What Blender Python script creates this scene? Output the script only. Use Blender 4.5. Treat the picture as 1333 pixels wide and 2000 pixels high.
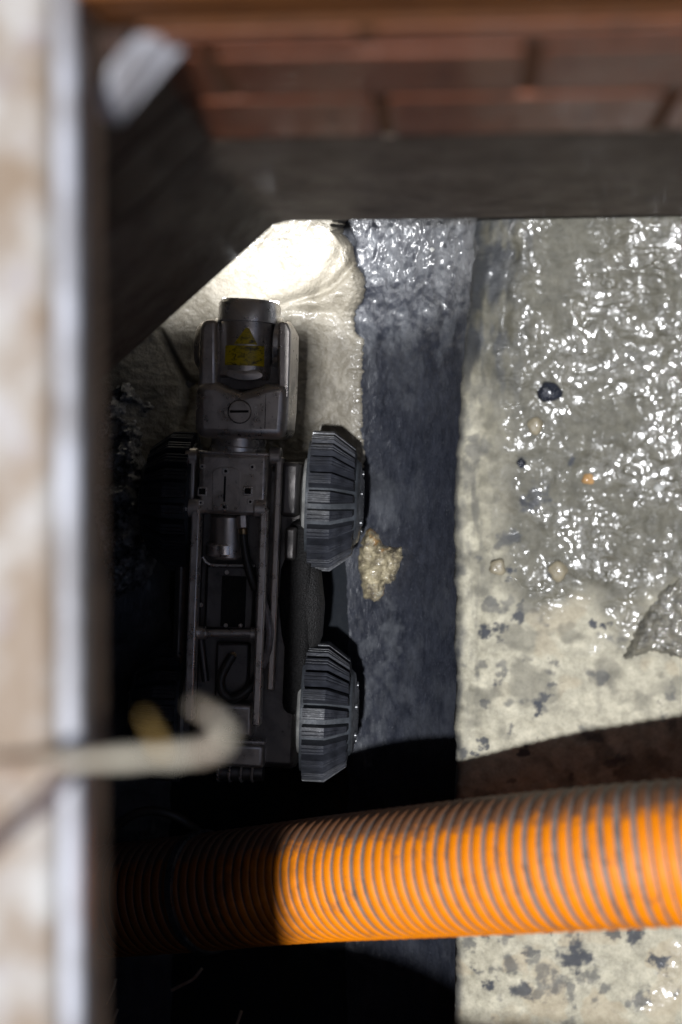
import bpy, math, random
import numpy as np
from mathutils import Vector, Matrix
random.seed(7)
for o in list(bpy.data.objects): bpy.data.objects.remove(o)
SC = bpy.context.scene
COL = SC.collection

# ------------------------------------------------------------------ camera
F = 2777.0                       # focal length in photograph pixels (1333 wide)
HC = 2.0                         # camera height above the channel invert
NAD = (900.0, 900.0)             # where "straight down" lies in the frame
_n = Vector(((NAD[0]-666.5)/F, (1000-NAD[1])/F, -1)).normalized()
_zc = -_n
_xc = (Vector((1, 0, 0)) - _n*_n.x).normalized()
_yc = _zc.cross(_xc)
RW = Matrix((_xc, _yc, _zc))     # camera -> world
cam = bpy.data.cameras.new('camera')
cam.sensor_fit = 'HORIZONTAL'; cam.sensor_width = 24.0; cam.lens = 24.0*F/1333
cam.clip_start = 0.02; cam.clip_end = 2000
camo = bpy.data.objects.new('camera', cam); COL.objects.link(camo)
camo.matrix_world = Matrix.Translation((0, 0, HC)) @ RW.to_4x4()
cam.dof.use_dof = True; cam.dof.focus_distance = 1.86; cam.dof.aperture_fstop = 1.45
SC.camera = camo
def P(px, py, z):
    d = RW @ Vector(((px-666.5)/F, (1000-py)/F, -1))
    return Vector((0, 0, HC)) + d*((z-HC)/d.z)

# ------------------------------------------------------------------ sky and sun
SUN_X, SUN_Y = 0.030, 0.115      # how far the light drifts right / up the frame per metre of fall
sd = Vector((-SUN_X, -SUN_Y, 1)).normalized()
w = bpy.data.worlds.new('World'); SC.world = w; w.use_nodes = True
wn = w.node_tree; sky = wn.nodes.new('ShaderNodeTexSky'); sky.sky_type = 'NISHITA'; sky.sun_disc = False
sky.sun_elevation = math.asin(sd.z); sky.sun_rotation = math.atan2(sd.x, sd.y)
wn.links.new(sky.outputs[0], wn.nodes['Background'].inputs[0]); wn.nodes['Background'].inputs[1].default_value = 0.06
sl = bpy.data.lights.new('sun', 'SUN'); sl.energy = 5.0; sl.angle = math.radians(2.2); sl.color = (0.95, 0.965, 1.0)
so = bpy.data.objects.new('sun', sl); COL.objects.link(so); so.location = sd*5
so.rotation_euler = (-sd).to_track_quat('-Z', 'Y').to_euler()
SC.view_settings.view_transform = 'Standard'; SC.view_settings.look = 'None'
SC.view_settings.gamma = 1; SC.view_settings.use_curve_mapping = False; SC.view_settings.exposure = -0.05
SC.render.engine = 'CYCLES'
SC.cycles.sample_clamp_indirect = 6.0

# ------------------------------------------------------------------ numeric noise
_rng = np.random.RandomState(3)
_perm = _rng.permutation(512); _grad = _rng.rand(512)*2*np.pi
def perlin(x, y):
    xi = np.floor(x).astype(int); yi = np.floor(y).astype(int); xf = x-xi; yf = y-yi
    def g(ix, iy, dx, dy):
        a = _grad[_perm[(_perm[ix & 511] + iy) & 511]]
        return np.cos(a)*dx + np.sin(a)*dy
    u = xf*xf*xf*(xf*(xf*6-15)+10); v = yf*yf*yf*(yf*(yf*6-15)+10)
    a = g(xi, yi, xf, yf); b = g(xi+1, yi, xf-1, yf); c = g(xi, yi+1, xf, yf-1); d = g(xi+1, yi+1, xf-1, yf-1)
    return ((a*(1-u)+b*u)*(1-v) + (c*(1-u)+d*u)*v)*1.5
def fbm(x, y, f, o=4, gain=0.5):
    s = 0*x; a = 1.0
    for i in range(o):
        s = s + a*perlin(x*f+17.3*i, y*f+5.1*i); f *= 2.03; a *= gain
    return s
def sstep(a, b, x):
    t = np.clip((x-a)/(b-a), 0, 1); return t*t*(3-2*t)
def polydist(X, Y, pts):
    d = np.full(X.shape, 1e9)
    for (ax, ay), (bx, by) in zip(pts[:-1], pts[1:]):
        dx, dy = bx-ax, by-ay
        t = np.clip(((X-ax)*dx+(Y-ay)*dy)/(dx*dx+dy*dy+1e-12), 0, 1)
        d = np.minimum(d, np.hypot(X-ax-t*dx, Y-ay-t*dy))
    return d

# ------------------------------------------------------------------ materials
class Mat:
    def __init__(s, name):
        s.m = bpy.data.materials.new(name); s.m.use_nodes = True
        s.nt = s.m.node_tree; s.b = s.nt.nodes['Principled BSDF']; s._co = None
    def n(s, t, **k):
        nd = s.nt.nodes.new(t)
        for a, v in k.items(): setattr(nd, a, v)
        return nd
    def l(s, a, b): s.nt.links.new(a, b)
    def co(s):
        if s._co is None: s._co = s.n('ShaderNodeTexCoord').outputs['Object']
        return s._co
    def noise(s, scale, detail=5, rough=0.6, dist=0.0, stretch=None):
        nd = s.n('ShaderNodeTexNoise'); nd.inputs['Scale'].default_value = scale
        nd.inputs['Detail'].default_value = detail; nd.inputs['Roughness'].default_value = rough
        nd.inputs['Distortion'].default_value = dist
        v = s.co()
        if stretch:
            mp = s.n('ShaderNodeMapping'); mp.inputs['Scale'].default_value = stretch; s.l(v, mp.inputs[0]); v = mp.outputs[0]
        s.l(v, nd.inputs['Vector']); return nd.outputs[0]
    def vor(s, scale, feature='F1'):
        nd = s.n('ShaderNodeTexVoronoi', feature=feature); nd.inputs['Scale'].default_value = scale
        s.l(s.co(), nd.inputs['Vector']); return nd.outputs['Distance']
    def ramp(s, v, lo, hi, a=0.0, b=1.0):
        nd = s.n('ShaderNodeMapRange'); nd.inputs[1].default_value = lo; nd.inputs[2].default_value = hi
        nd.inputs[3].default_value = a; nd.inputs[4].default_value = b; nd.clamp = True
        s.l(v, nd.inputs[0]); return nd.outputs[0]
    def math(s, op, a, b):
        nd = s.n('ShaderNodeMath', operation=op)
        for i, v in enumerate((a, b)):
            if isinstance(v, (int, float)): nd.inputs[i].default_value = v
            else: s.l(v, nd.inputs[i])
        return nd.outputs[0]
    def mix(s, f, a, b):
        nd = s.n('ShaderNodeMix', data_type='RGBA')
        for i, v in ((0, f), (6, a), (7, b)):
            if isinstance(v, (int, float)): nd.inputs[i].default_value = v
            elif isinstance(v, tuple): nd.inputs[i].default_value = (*v, 1)
            else: s.l(v, nd.inputs[i])
        return nd.outputs[2]
    def attr(s, name):
        nd = s.n('ShaderNodeAttribute'); nd.attribute_name = name; return nd.outputs['Fac']
    def set(s, **k):
        for a, v in k.items():
            a = a.replace('_', ' ')
            i = s.b.inputs[a]
            if isinstance(v, tuple): i.default_value = (*v, 1) if len(v) == 3 else v
            elif isinstance(v, (int, float)): i.default_value = v
            else: s.l(v, i)
        return s
    def bump(s, *hs):
        prev = None
        for h, st, d in hs:
            nd = s.n('ShaderNodeBump'); nd.inputs['Strength'].default_value = st; nd.inputs['Distance'].default_value = d
            s.l(h, nd.inputs['Height'])
            if prev is not None: s.l(prev, nd.inputs['Normal'])
            prev = nd.outputs[0]
        s.l(prev, s.b.inputs['Normal']); return s
M = {}
def simple(name, col, rough=0.5, metal=0.0, var=0.35, scale=40, bumps=0.2, bd=0.001, coat=0.0, dark=None):
    t = Mat(name); nz = t.noise(scale, 6, 0.65)
    d = dark or tuple(c*(1-var) for c in col)
    t.set(Base_Color=t.mix(t.ramp(nz, 0.35, 0.65), d, col), Metallic=metal, Coat_Weight=coat, Coat_Roughness=0.12)
    t.set(Roughness=t.ramp(t.noise(scale*2.3, 4), 0.3, 0.7, max(0.03, rough-0.12), min(1, rough+0.15)))
    if bumps: t.bump((t.noise(scale*5, 4), bumps, bd))
    M[name] = t.m; return t
# wet concrete bench: albedo masks live on the mesh (slurry, stain, tan), grain here
t = Mat('bench_concrete')
sl_, st_, tn_ = t.attr('slurry'), t.attr('stain'), t.attr('tan')
cream = t.mix(t.ramp(t.noise(55, 8, 0.7), 0.35, 0.68), (0.27, 0.25, 0.185), (0.55, 0.51, 0.385))
cream = t.mix(t.ramp(t.noise(190, 4, 0.7), 0.55, 0.8, 0, 0.4), cream, (0.15, 0.145, 0.12))
cream = t.mix(t.ramp(tn_, 0.2, 0.9, 0, 0.75), cream, (0.36, 0.28, 0.17))
grey = t.mix(t.ramp(t.noise(60, 8, 0.75), 0.35, 0.7), (0.055, 0.052, 0.038), (0.135, 0.127, 0.095))
c = t.mix(sl_, cream, grey)
c = t.mix(st_, c, (0.016, 0.021, 0.033))
wt_ = t.attr('wet')
t.set(Base_Color=c, Roughness=t.ramp(t.math('ADD', wt_, t.math('MULTIPLY', t.noise(120, 3), 0.3)), 0.1, 1.2, 0.62, 0.24), Specular_IOR_Level=0.6,
      Coat_Weight=t.ramp(wt_, 0.08, 0.95, 0.0, 0.85), Coat_Roughness=t.ramp(t.noise(40, 4), 0.35, 0.65, 0.08, 0.20))
t.bump((t.noise(70, 6, 0.7), 0.16, 0.004), (t.vor(520), 0.35, -0.0007), (t.noise(780, 4, 0.75), 0.65, 0.0007), (t.vor(1150), 0.55, -0.00045))
M['bench'] = t.m
# dark wet channel
t = Mat('channel_dark'); si = t.attr('silt')
c = t.mix(t.ramp(t.noise(80, 8, 0.75, stretch=(1, 0.5, 1)), 0.3, 0.7), (0.008, 0.0095, 0.0145), (0.028, 0.031, 0.042))
c = t.mix(t.ramp(t.noise(420, 3, 0.7), 0.58, 0.72, 0, 0.6), c, (0.075, 0.08, 0.095))
c = t.mix(t.math('MULTIPLY', si, t.ramp(t.noise(90, 5, 0.7), 0.3, 0.6, 0.35, 1.0)), c, (0.085, 0.09, 0.10))
t.set(Base_Color=c, Roughness=t.ramp(t.noise(70, 4), 0.3, 0.7, 0.28, 0.5), Specular_IOR_Level=0.5, Coat_Weight=0.16, Coat_Roughness=0.12)
t.bump((t.noise(260, 5, 0.7, stretch=(1, 0.45, 1)), 0.5, 0.0022), (t.attr('rough'), 0.0, 0.001))
M['channel'] = t.m
# cream mortar
t = Mat('mortar_cream')
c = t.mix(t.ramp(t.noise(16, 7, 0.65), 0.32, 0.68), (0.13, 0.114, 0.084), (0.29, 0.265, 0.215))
c = t.mix(t.attr('dirt_shade'), c, (0.045, 0.038, 0.026))
t.set(Base_Color=c, Roughness=t.ramp(t.noise(60, 4), 0.3, 0.7, 0.3, 0.6), Coat_Weight=0.3, Coat_Roughness=0.18)
t.bump((t.noise(240, 5, 0.65), 0.55, 0.003), (t.noise(60, 4), 0.4, 0.004))
M['mortar'] = t.m
t = Mat('silt_crust')
c = t.mix(t.ramp(t.noise(45, 6, 0.7), 0.42, 0.6), (0.02, 0.021, 0.026), (0.34, 0.33, 0.32))
t.set(Base_Color=c, Roughness=0.3, Coat_Weight=0.8, Coat_Roughness=0.1); t.bump((t.noise(220, 5), 0.7, 0.005)); M['crust'] = t.m
t = Mat('grey_crust')
c = t.mix(t.ramp(t.noise(80, 6, 0.7), 0.35, 0.65), (0.07, 0.068, 0.058), (0.21, 0.195, 0.15))
t.set(Base_Color=c, Roughness=0.28, Coat_Weight=0.9, Coat_Roughness=0.08); t.bump((t.noise(190, 5), 0.6, 0.005)); M['grey_crust'] = t.m
t = Mat('flake_stone')
c = t.mix(t.ramp(t.noise(60, 7, 0.7), 0.36, 0.62), (0.08, 0.065, 0.045), (0.42, 0.36, 0.23))
c = t.mix(t.ramp(t.noise(38, 4, 0.6, 0.8), 0.58, 0.68, 0, 0.8), c, (0.24, 0.13, 0.04))
c = t.mix(t.ramp(t.noise(47, 4, 0.6, 0.3), 0.63, 0.72, 0, 0.7), c, (0.11, 0.15, 0.17))
t.set(Base_Color=c, Roughness=0.35, Coat_Weight=0.6, Coat_Roughness=0.1); t.bump((t.noise(260, 5), 0.7, 0.004)); M['flake'] = t.m
# robot
def metal(name, col, rough, grime=0.55):
    t = Mat(name)
    c = t.mix(t.ramp(t.noise(22, 7, 0.7, 0.6), 0.5, 0.7, 0, grime), col, (0.012, 0.011, 0.010))
    c = t.mix(t.ramp(t.noise(160, 4, 0.7), 0.62, 0.74, 0, 0.7), c, (0.02, 0.018, 0.016))
    t.set(Base_Color=c, Metallic=t.ramp(t.noise(22, 7, 0.7, 0.6), 0.5, 0.7, 0.85, 0.35),
          Roughness=t.ramp(t.noise(50, 5), 0.3, 0.7, rough-0.08, rough+0.2))
    t.bump((t.noise(300, 4), 0.12, 0.001)); M[name] = t.m
metal('head_metal', (0.62, 0.575, 0.53), 0.28, 0.5)
metal('body_metal', (0.60, 0.55, 0.50), 0.32, 0.45)
metal('rail_metal', (0.80, 0.75, 0.70), 0.26, 0.3)
metal('bright_metal', (0.72, 0.70, 0.67), 0.25, 0.25)
metal('chassis_metal', (0.16, 0.15, 0.145), 0.40, 0.6)
simple('rubber', (0.024, 0.026, 0.034), 0.5, 0, 0.5, 60, 0.5, 0.0015, coat=0.06)
simple('rubber_groove', (0.055, 0.062, 0.072), 0.55, 0, 0.55, 50, 0.4, 0.0015, coat=0.05)
simple('hub_plastic', (0.05, 0.053, 0.058), 0.3, 0, 0.6, 30, 0.15, 0.001, coat=0.4)
simple('hub_light', (0.42, 0.42, 0.40), 0.45, 0, 0.5, 50, 0.2)
simple('cable_black', (0.05, 0.046, 0.04), 0.4, 0, 0.4, 60, 0.1)
simple('cable_clear', (0.26, 0.24, 0.24), 0.25, 0, 0.4, 60, 0.1, coat=0.6)
simple('brass', (0.55, 0.40, 0.22), 0.3, 0.9, 0.4, 80, 0.1)
simple('grime', (0.010, 0.009, 0.009), 0.6, 0, 0.6, 80, 0.8, 0.004)
t = Mat('sticker_yellow')
c = t.mix(t.ramp(t.noise(75, 7, 0.8, 1.2, (1, 1.8, 1)), 0.48, 0.60), (0.62, 0.46, 0.0), (0.03, 0.026, 0.012))
t.set(Base_Color=c, Roughness=0.4); M['sticker'] = t.m
t = Mat('lamp_led'); t.set(Emission_Color=(0.95, 0.97, 1.0), Emission_Strength=30.0); M['led'] = t.m
simple('lens_glass', (0.01, 0.01, 0.012), 0.05, 0, 0.2, 20, 0)
# hose
def dirty_shaded(name, col, soil, lo, hi, rough):
    t = Mat(name)
    c = t.mix(t.ramp(t.noise(70, 6, 0.7), 0.3, 0.75), tuple(x*0.82 for x in col), col)
    c = t.mix(t.ramp(t.noise(26, 7, 0.72, 0.7), lo, hi, 0, 0.9), c, soil)
    t.set(Base_Color=c, Roughness=rough, Specular_IOR_Level=0.35)
    # shade over the channel end, painted into the hose colour with a noisy edge
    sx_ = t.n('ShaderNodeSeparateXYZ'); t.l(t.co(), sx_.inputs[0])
    shade_ = t.math('ADD', sx_.outputs[0], t.math('MULTIPLY', t.noise(9, 6, 0.7), 0.32))
    c = t.mix(t.ramp(shade_, -0.08, 0.05, 0.82, 0.0), c, (0.035, 0.018, 0.013))
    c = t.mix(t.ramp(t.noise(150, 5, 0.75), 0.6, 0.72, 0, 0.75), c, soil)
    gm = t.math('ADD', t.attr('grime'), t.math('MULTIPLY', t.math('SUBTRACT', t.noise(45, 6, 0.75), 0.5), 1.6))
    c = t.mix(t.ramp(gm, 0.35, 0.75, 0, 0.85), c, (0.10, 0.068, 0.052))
    t.set(Base_Color=c)
    t.bump((t.noise(320, 4), 0.35, 0.001)); M[name] = t.m
dirty_shaded('hose_orange', (0.96, 0.27, 0.002), (0.14, 0.085, 0.06), 0.58, 0.74, 0.5)
dirty_shaded('hose_grey', (0.27, 0.225, 0.20), (0.07, 0.06, 0.055), 0.5, 0.7, 0.45)
# walls and street
def mason(name, a, b, rough, stain, coat=0.0):
    t = Mat(name)
    c = t.mix(t.ramp(t.noise(14, 7, 0.7), 0.32, 0.68), a, b)
    c = t.mix(t.ramp(t.noise(31, 6, 0.7, 0.5), 0.52, 0.7, 0, 0.75), c, stain)
    t.set(Base_Color=c, Roughness=t.ramp(t.noise(30, 4), 0.3, 0.7, rough-0.1, rough+0.2), Coat_Weight=coat, Coat_Roughness=0.16)
    t.bump((t.noise(70, 6, 0.7), 0.5, 0.006)); M[name] = t.m
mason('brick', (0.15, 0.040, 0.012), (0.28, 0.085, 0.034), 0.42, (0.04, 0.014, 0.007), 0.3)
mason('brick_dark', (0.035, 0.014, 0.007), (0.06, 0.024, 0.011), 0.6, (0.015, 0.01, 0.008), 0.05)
mason('brick_mortar', (0.10, 0.035, 0.01), (0.15, 0.055, 0.016), 0.8, (0.04, 0.02, 0.01))
mason('lintel', (0.068, 0.043, 0.027), (0.16, 0.125, 0.098), 0.7, (0.030, 0.017, 0.009), 0.06)
mason('wall_concrete', (0.05, 0.045, 0.04), (0.085, 0.078, 0.07), 0.8, (0.03, 0.026, 0.022))
mason('rust', (0.20, 0.06, 0.010), (0.32, 0.105, 0.018), 0.6, (0.10, 0.035, 0.012))
mason('asphalt', (0.04, 0.04, 0.042), (0.065, 0.064, 0.062), 0.85, (0.03, 0.03, 0.03))
t = Mat('frame_top')
c = t.mix(t.ramp(t.noise(13, 5, 0.6), 0.42, 0.60), (0.24, 0.165, 0.10), (0.48, 0.455, 0.42))
c = t.mix(t.ramp(t.noise(27, 5, 0.65, 0.6), 0.56, 0.68, 0, 0.7), c, (0.30, 0.26, 0.30))
t.set(Base_Color=c, Roughness=0.5, Coat_Weight=0.3, Coat_Roughness=0.2); t.bump((t.noise(60, 5), 0.5, 0.004)); M['frame_top'] = t.m
t = Mat('frame_seat')
c = t.mix(t.ramp(t.noise(20, 5, 0.6), 0.36, 0.6), (0.30, 0.28, 0.28), (0.56, 0.56, 0.60))
t.set(Base_Color=c, Roughness=0.4, Coat_Weight=0.4, Coat_Roughness=0.2); t.bump((t.noise(60, 5), 0.4, 0.004)); M['frame_seat'] = t.m
mason('frame_side', (0.20, 0.13, 0.08), (0.30, 0.20, 0.13), 0.7, (0.05, 0.034, 0.025))
t = Mat('rod_pale')
c = t.mix(t.ramp(t.noise(22, 4), 0.38, 0.62), (0.30, 0.19, 0.125), (0.52, 0.46, 0.35))
t.set(Base_Color=c, Roughness=0.5); t.bump((t.noise(120, 4), 0.4, 0.002)); M['rod_pale'] = t.m
simple('rod_dark', (0.11, 0.075, 0.07), 0.6)
simple('rod_yellow', (0.42, 0.26, 0.07), 0.6)
t = Mat('water'); t.set(Base_Color=(0.014, 0.016, 0.019), Roughness=0.01, IOR=1.33, Alpha=0.82); M['water'] = t.m

# ------------------------------------------------------------------ mesh helpers
class MB:
    def __init__(s): s.v = []; s.f = []
    def add(s, vs, fs):
        k = len(s.v); s.v += [tuple(v) for v in vs]; s.f += [tuple(i+k for i in f) for f in fs]; return s
    def box(s, a, b):
        x0, y0, z0 = a; x1, y1, z1 = b
        return s.add([(x0,y0,z0),(x1,y0,z0),(x1,y1,z0),(x0,y1,z0),(x0,y0,z1),(x1,y0,z1),(x1,y1,z1),(x0,y1,z1)],
                     [(3,2,1,0),(4,5,6,7),(0,1,5,4),(1,2,6,5),(2,3,7,6),(3,0,4,7)])
    def prism(s, pts, z0, z1):
        n = len(pts)
        if sum(pts[i][0]*pts[(i+1)%n][1]-pts[(i+1)%n][0]*pts[i][1] for i in range(n)) < 0: pts = pts[::-1]
        return s.add([(x,y,z0) for x,y in pts]+[(x,y,z1) for x,y in pts],
                     [tuple(range(n))[::-1], tuple(range(n,2*n))]+[(i,(i+1)%n,n+(i+1)%n,n+i) for i in range(n)])
    def tube(s, path, r, seg=12, caps=True):
        path = [Vector(p) for p in path]; n = len(path)
        rs = r if isinstance(r, (list, tuple)) else [r]*n
        tan = [(path[min(i+1,n-1)]-path[max(i-1,0)]).normalized() for i in range(n)]
        u = tan[0].orthogonal().normalized(); vs = []
        for i in range(n):
            u = (u - tan[i]*u.dot(tan[i])).normalized(); b = tan[i].cross(u)
            for k in range(seg):
                a = 2*math.pi*k/seg; vs.append(path[i]+(u*math.cos(a)+b*math.sin(a))*rs[i])
        fs = [(i*seg+k, i*seg+(k+1)%seg, (i+1)*seg+(k+1)%seg, (i+1)*seg+k) for i in range(n-1) for k in range(seg)]
        if caps: fs += [tuple(range(seg))[::-1], tuple(range((n-1)*seg, n*seg))]
        return s.add(vs, fs)
    def cyl(s, a, b, r, seg=24, r2=None): return s.tube([a, b], [r, r if r2 is None else r2], seg)
    def lathe(s, prof, seg=48, axis='x'):           # prof: (along, radius)
        vs = []; n = len(prof)
        for a, r in prof:
            for k in range(seg):
                t = 2*math.pi*k/seg; c, d = r*math.cos(t), r*math.sin(t)
                vs.append((a, c, d) if axis == 'x' else (c, a, d) if axis == 'y' else (c, d, a))
        fs = [(i*seg+k, i*seg+(k+1)%seg, (i+1)*seg+(k+1)%seg, (i+1)*seg+k) for i in range(n-1) for k in range(seg)]
        if axis == 'y': fs = [f[::-1] for f in fs]
        return s.add(vs, fs)
    def build(s, name, mat, parent=None, bevel=0.0, seg=2, smooth=40, sub=0):
        me = bpy.data.meshes.new(name); me.from_pydata(s.v, [], s.f); me.update()
        me.materials.append(M[mat])
        if smooth:
            me.shade_smooth(); me.set_sharp_from_angle(angle=math.radians(smooth))
        o = bpy.data.objects.new(name, me); COL.objects.link(o)
        if parent: o.parent = parent
        if bevel:
            b = o.modifiers.new('bevel', 'BEVEL'); b.width = bevel; b.segments = seg; b.limit_method = 'ANGLE'; b.angle_limit = math.radians(35); b.harden_normals = False
        return o
def tag(o, label=None, cat=None, group=None, kind=None):
    if label: o['label'] = label
    if cat: o['category'] = cat
    if group: o['group'] = group
    if kind: o['kind'] = kind
    return o
def empty(name, loc=(0,0,0), rz=0.0):
    o = bpy.data.objects.new(name, None); COL.objects.link(o); o.location = loc; o.rotation_euler = (0,0,rz); o.empty_display_size = 0.05
    return o
def grid_obj(name, X, Y, Z, mat, attrs=None, parent=None):
    ny, nx = X.shape
    me = bpy.data.meshes.new(name)
    vs = np.stack([X, Y, Z], -1).reshape(-1, 3)
    i = np.arange(ny*nx).reshape(ny, nx)
    q = np.stack([i[:-1,:-1], i[:-1,1:], i[1:,1:], i[1:,:-1]], -1).reshape(-1, 4)
    me.vertices.add(len(vs)); me.vertices.foreach_set('co', vs.ravel().astype(np.float32))
    me.loops.add(q.size); me.loops.foreach_set('vertex_index', q.ravel().astype(np.int32))
    me.polygons.add(len(q)); me.polygons.foreach_set('loop_start', (np.arange(len(q))*4).astype(np.int32))
    me.update(calc_edges=True); me.shade_smooth()
    for k, a in (attrs or {}).items():
        at = me.attributes.new(k, 'FLOAT', 'POINT'); at.data.foreach_set('value', np.clip(a, 0, 1).ravel().astype(np.float32))
    me.materials.append(M[mat])
    o = bpy.data.objects.new(name, me); COL.objects.link(o)
    if parent: o.parent = parent
    return o
def spline(pts, n=12):
    pts = [Vector(p) for p in pts]; out = []
    ext = [pts[0]*2-pts[1]]+pts+[pts[-1]*2-pts[-2]]
    for i in range(1, len(ext)-2):
        a, b, c, d = ext[i-1:i+3]
        for k in range(n):
            t = k/n
            out.append(0.5*((2*b)+(c-a)*t+(2*a-5*b+4*c-d)*t*t+(3*b-a-3*c+d)*t**3))
    out.append(pts[-1]); return out

# ================================================================== the setting
ZB = 0.30                        # bench level
XE = P(890, 1200, ZB).x          # bench edge towards the channel
XC, RC = -0.283, 0.34            # channel axis and radius
def rise(Y): return 0.075*sstep(0.14, 0.42, Y)
def floor_z(X, Y):
    d = np.clip(np.abs(X-XC), 0, RC*0.97)
    return RC-np.sqrt(RC*RC-d*d) + rise(Y)
ZS = 1.15                        # street level
OX0, OX1, OY0, OY1 = P(150, 1200, ZS-0.01).x, 0.37, -0.80, 0.284

# channel
xs = np.concatenate([np.linspace(-0.60, -0.45, 30), np.linspace(-0.447, XE+0.034, 200)])
ys = np.concatenate([np.linspace(-1.0, -0.72, 20), np.linspace(-0.717, 0.42, 480), np.linspace(0.43, 1.0, 30)])
X, Y = np.meshgrid(xs, ys)
Z = floor_z(X, Y)
up = sstep(-0.02, 0.30, Y)
Z = Z + 0.0016*fbm(X, Y, 22, 3) + (0.0005+0.0008*up)*fbm(X, Y*0.55, 190, 3) + 0.0022*up*fbm(X, Y*0.5, 60, 4)
def pix(px, py, z): p = P(px, py, z); return p.x, p.y
silt = 0*X
for px, py, r, s in [(742,975,0.030,0.75),(730,940,0.018,0.6),(752,1010,0.022,0.6),(762,1185,0.010,0.7),(765,1215,0.010,0.6),(762,1240,0.016,0.85),
                     (775,1275,0.012,0.6),(720,1270,0.014,0.7),(735,1310,0.012,0.5),(722,1350,0.014,0.5),(760,1330,0.012,0.45),(715,1400,0.012,0.5),
                     (740,1440,0.014,0.5),(790,1350,0.02,0.35),(820,1420,0.03,0.3),(706,1480,0.02,0.5),(800,720,0.02,0.4),(795,780,0.014,0.4)]:
    cx, cy = pix(px, py, 0.07)
    d = np.hypot(X-cx, (Y-cy)*0.8) + 0.010*fbm(X, Y, 45, 3)
    silt = np.maximum(silt, 0.8*s*(1-sstep(r*0.45, r*1.05, d)))
silt = np.maximum(silt, 0.45*sstep(0.05, 0.7, fbm(X, Y, 24, 4)+0.1)*sstep(-0.1, -0.3, -np.abs(Y+0.1))*0)
silt = np.maximum(silt, 0.75*sstep(0.02, 0.45, fbm(X*1.0, Y*0.35, 60, 4)+0.25*up)*sstep(0.05, 0.2, Y))
silt = np.maximum(silt, 0.22*sstep(-0.1, 0.9, fbm(X, Y*0.5, 22, 5, 0.65)))
o = grid_obj('channel_floor', X, Y, Z, 'channel', {'silt': silt, 'rough': up})
tag(o, 'dark blue black wet channel invert running under the robot', kind='structure')
ws = MB(); zw = 0.024
hw = math.sqrt(RC*RC-(RC-zw)**2)+0.004
ws.add([(XC-hw,-1.0,zw),(XC+hw,-1.0,zw),(XC+hw,-0.03,zw),(XC-hw,-0.03,zw)], [(0,1,2,3)])
tag(ws.build('water', 'water', smooth=0), 'shallow dark still water along the channel bottom', kind='structure')

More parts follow.
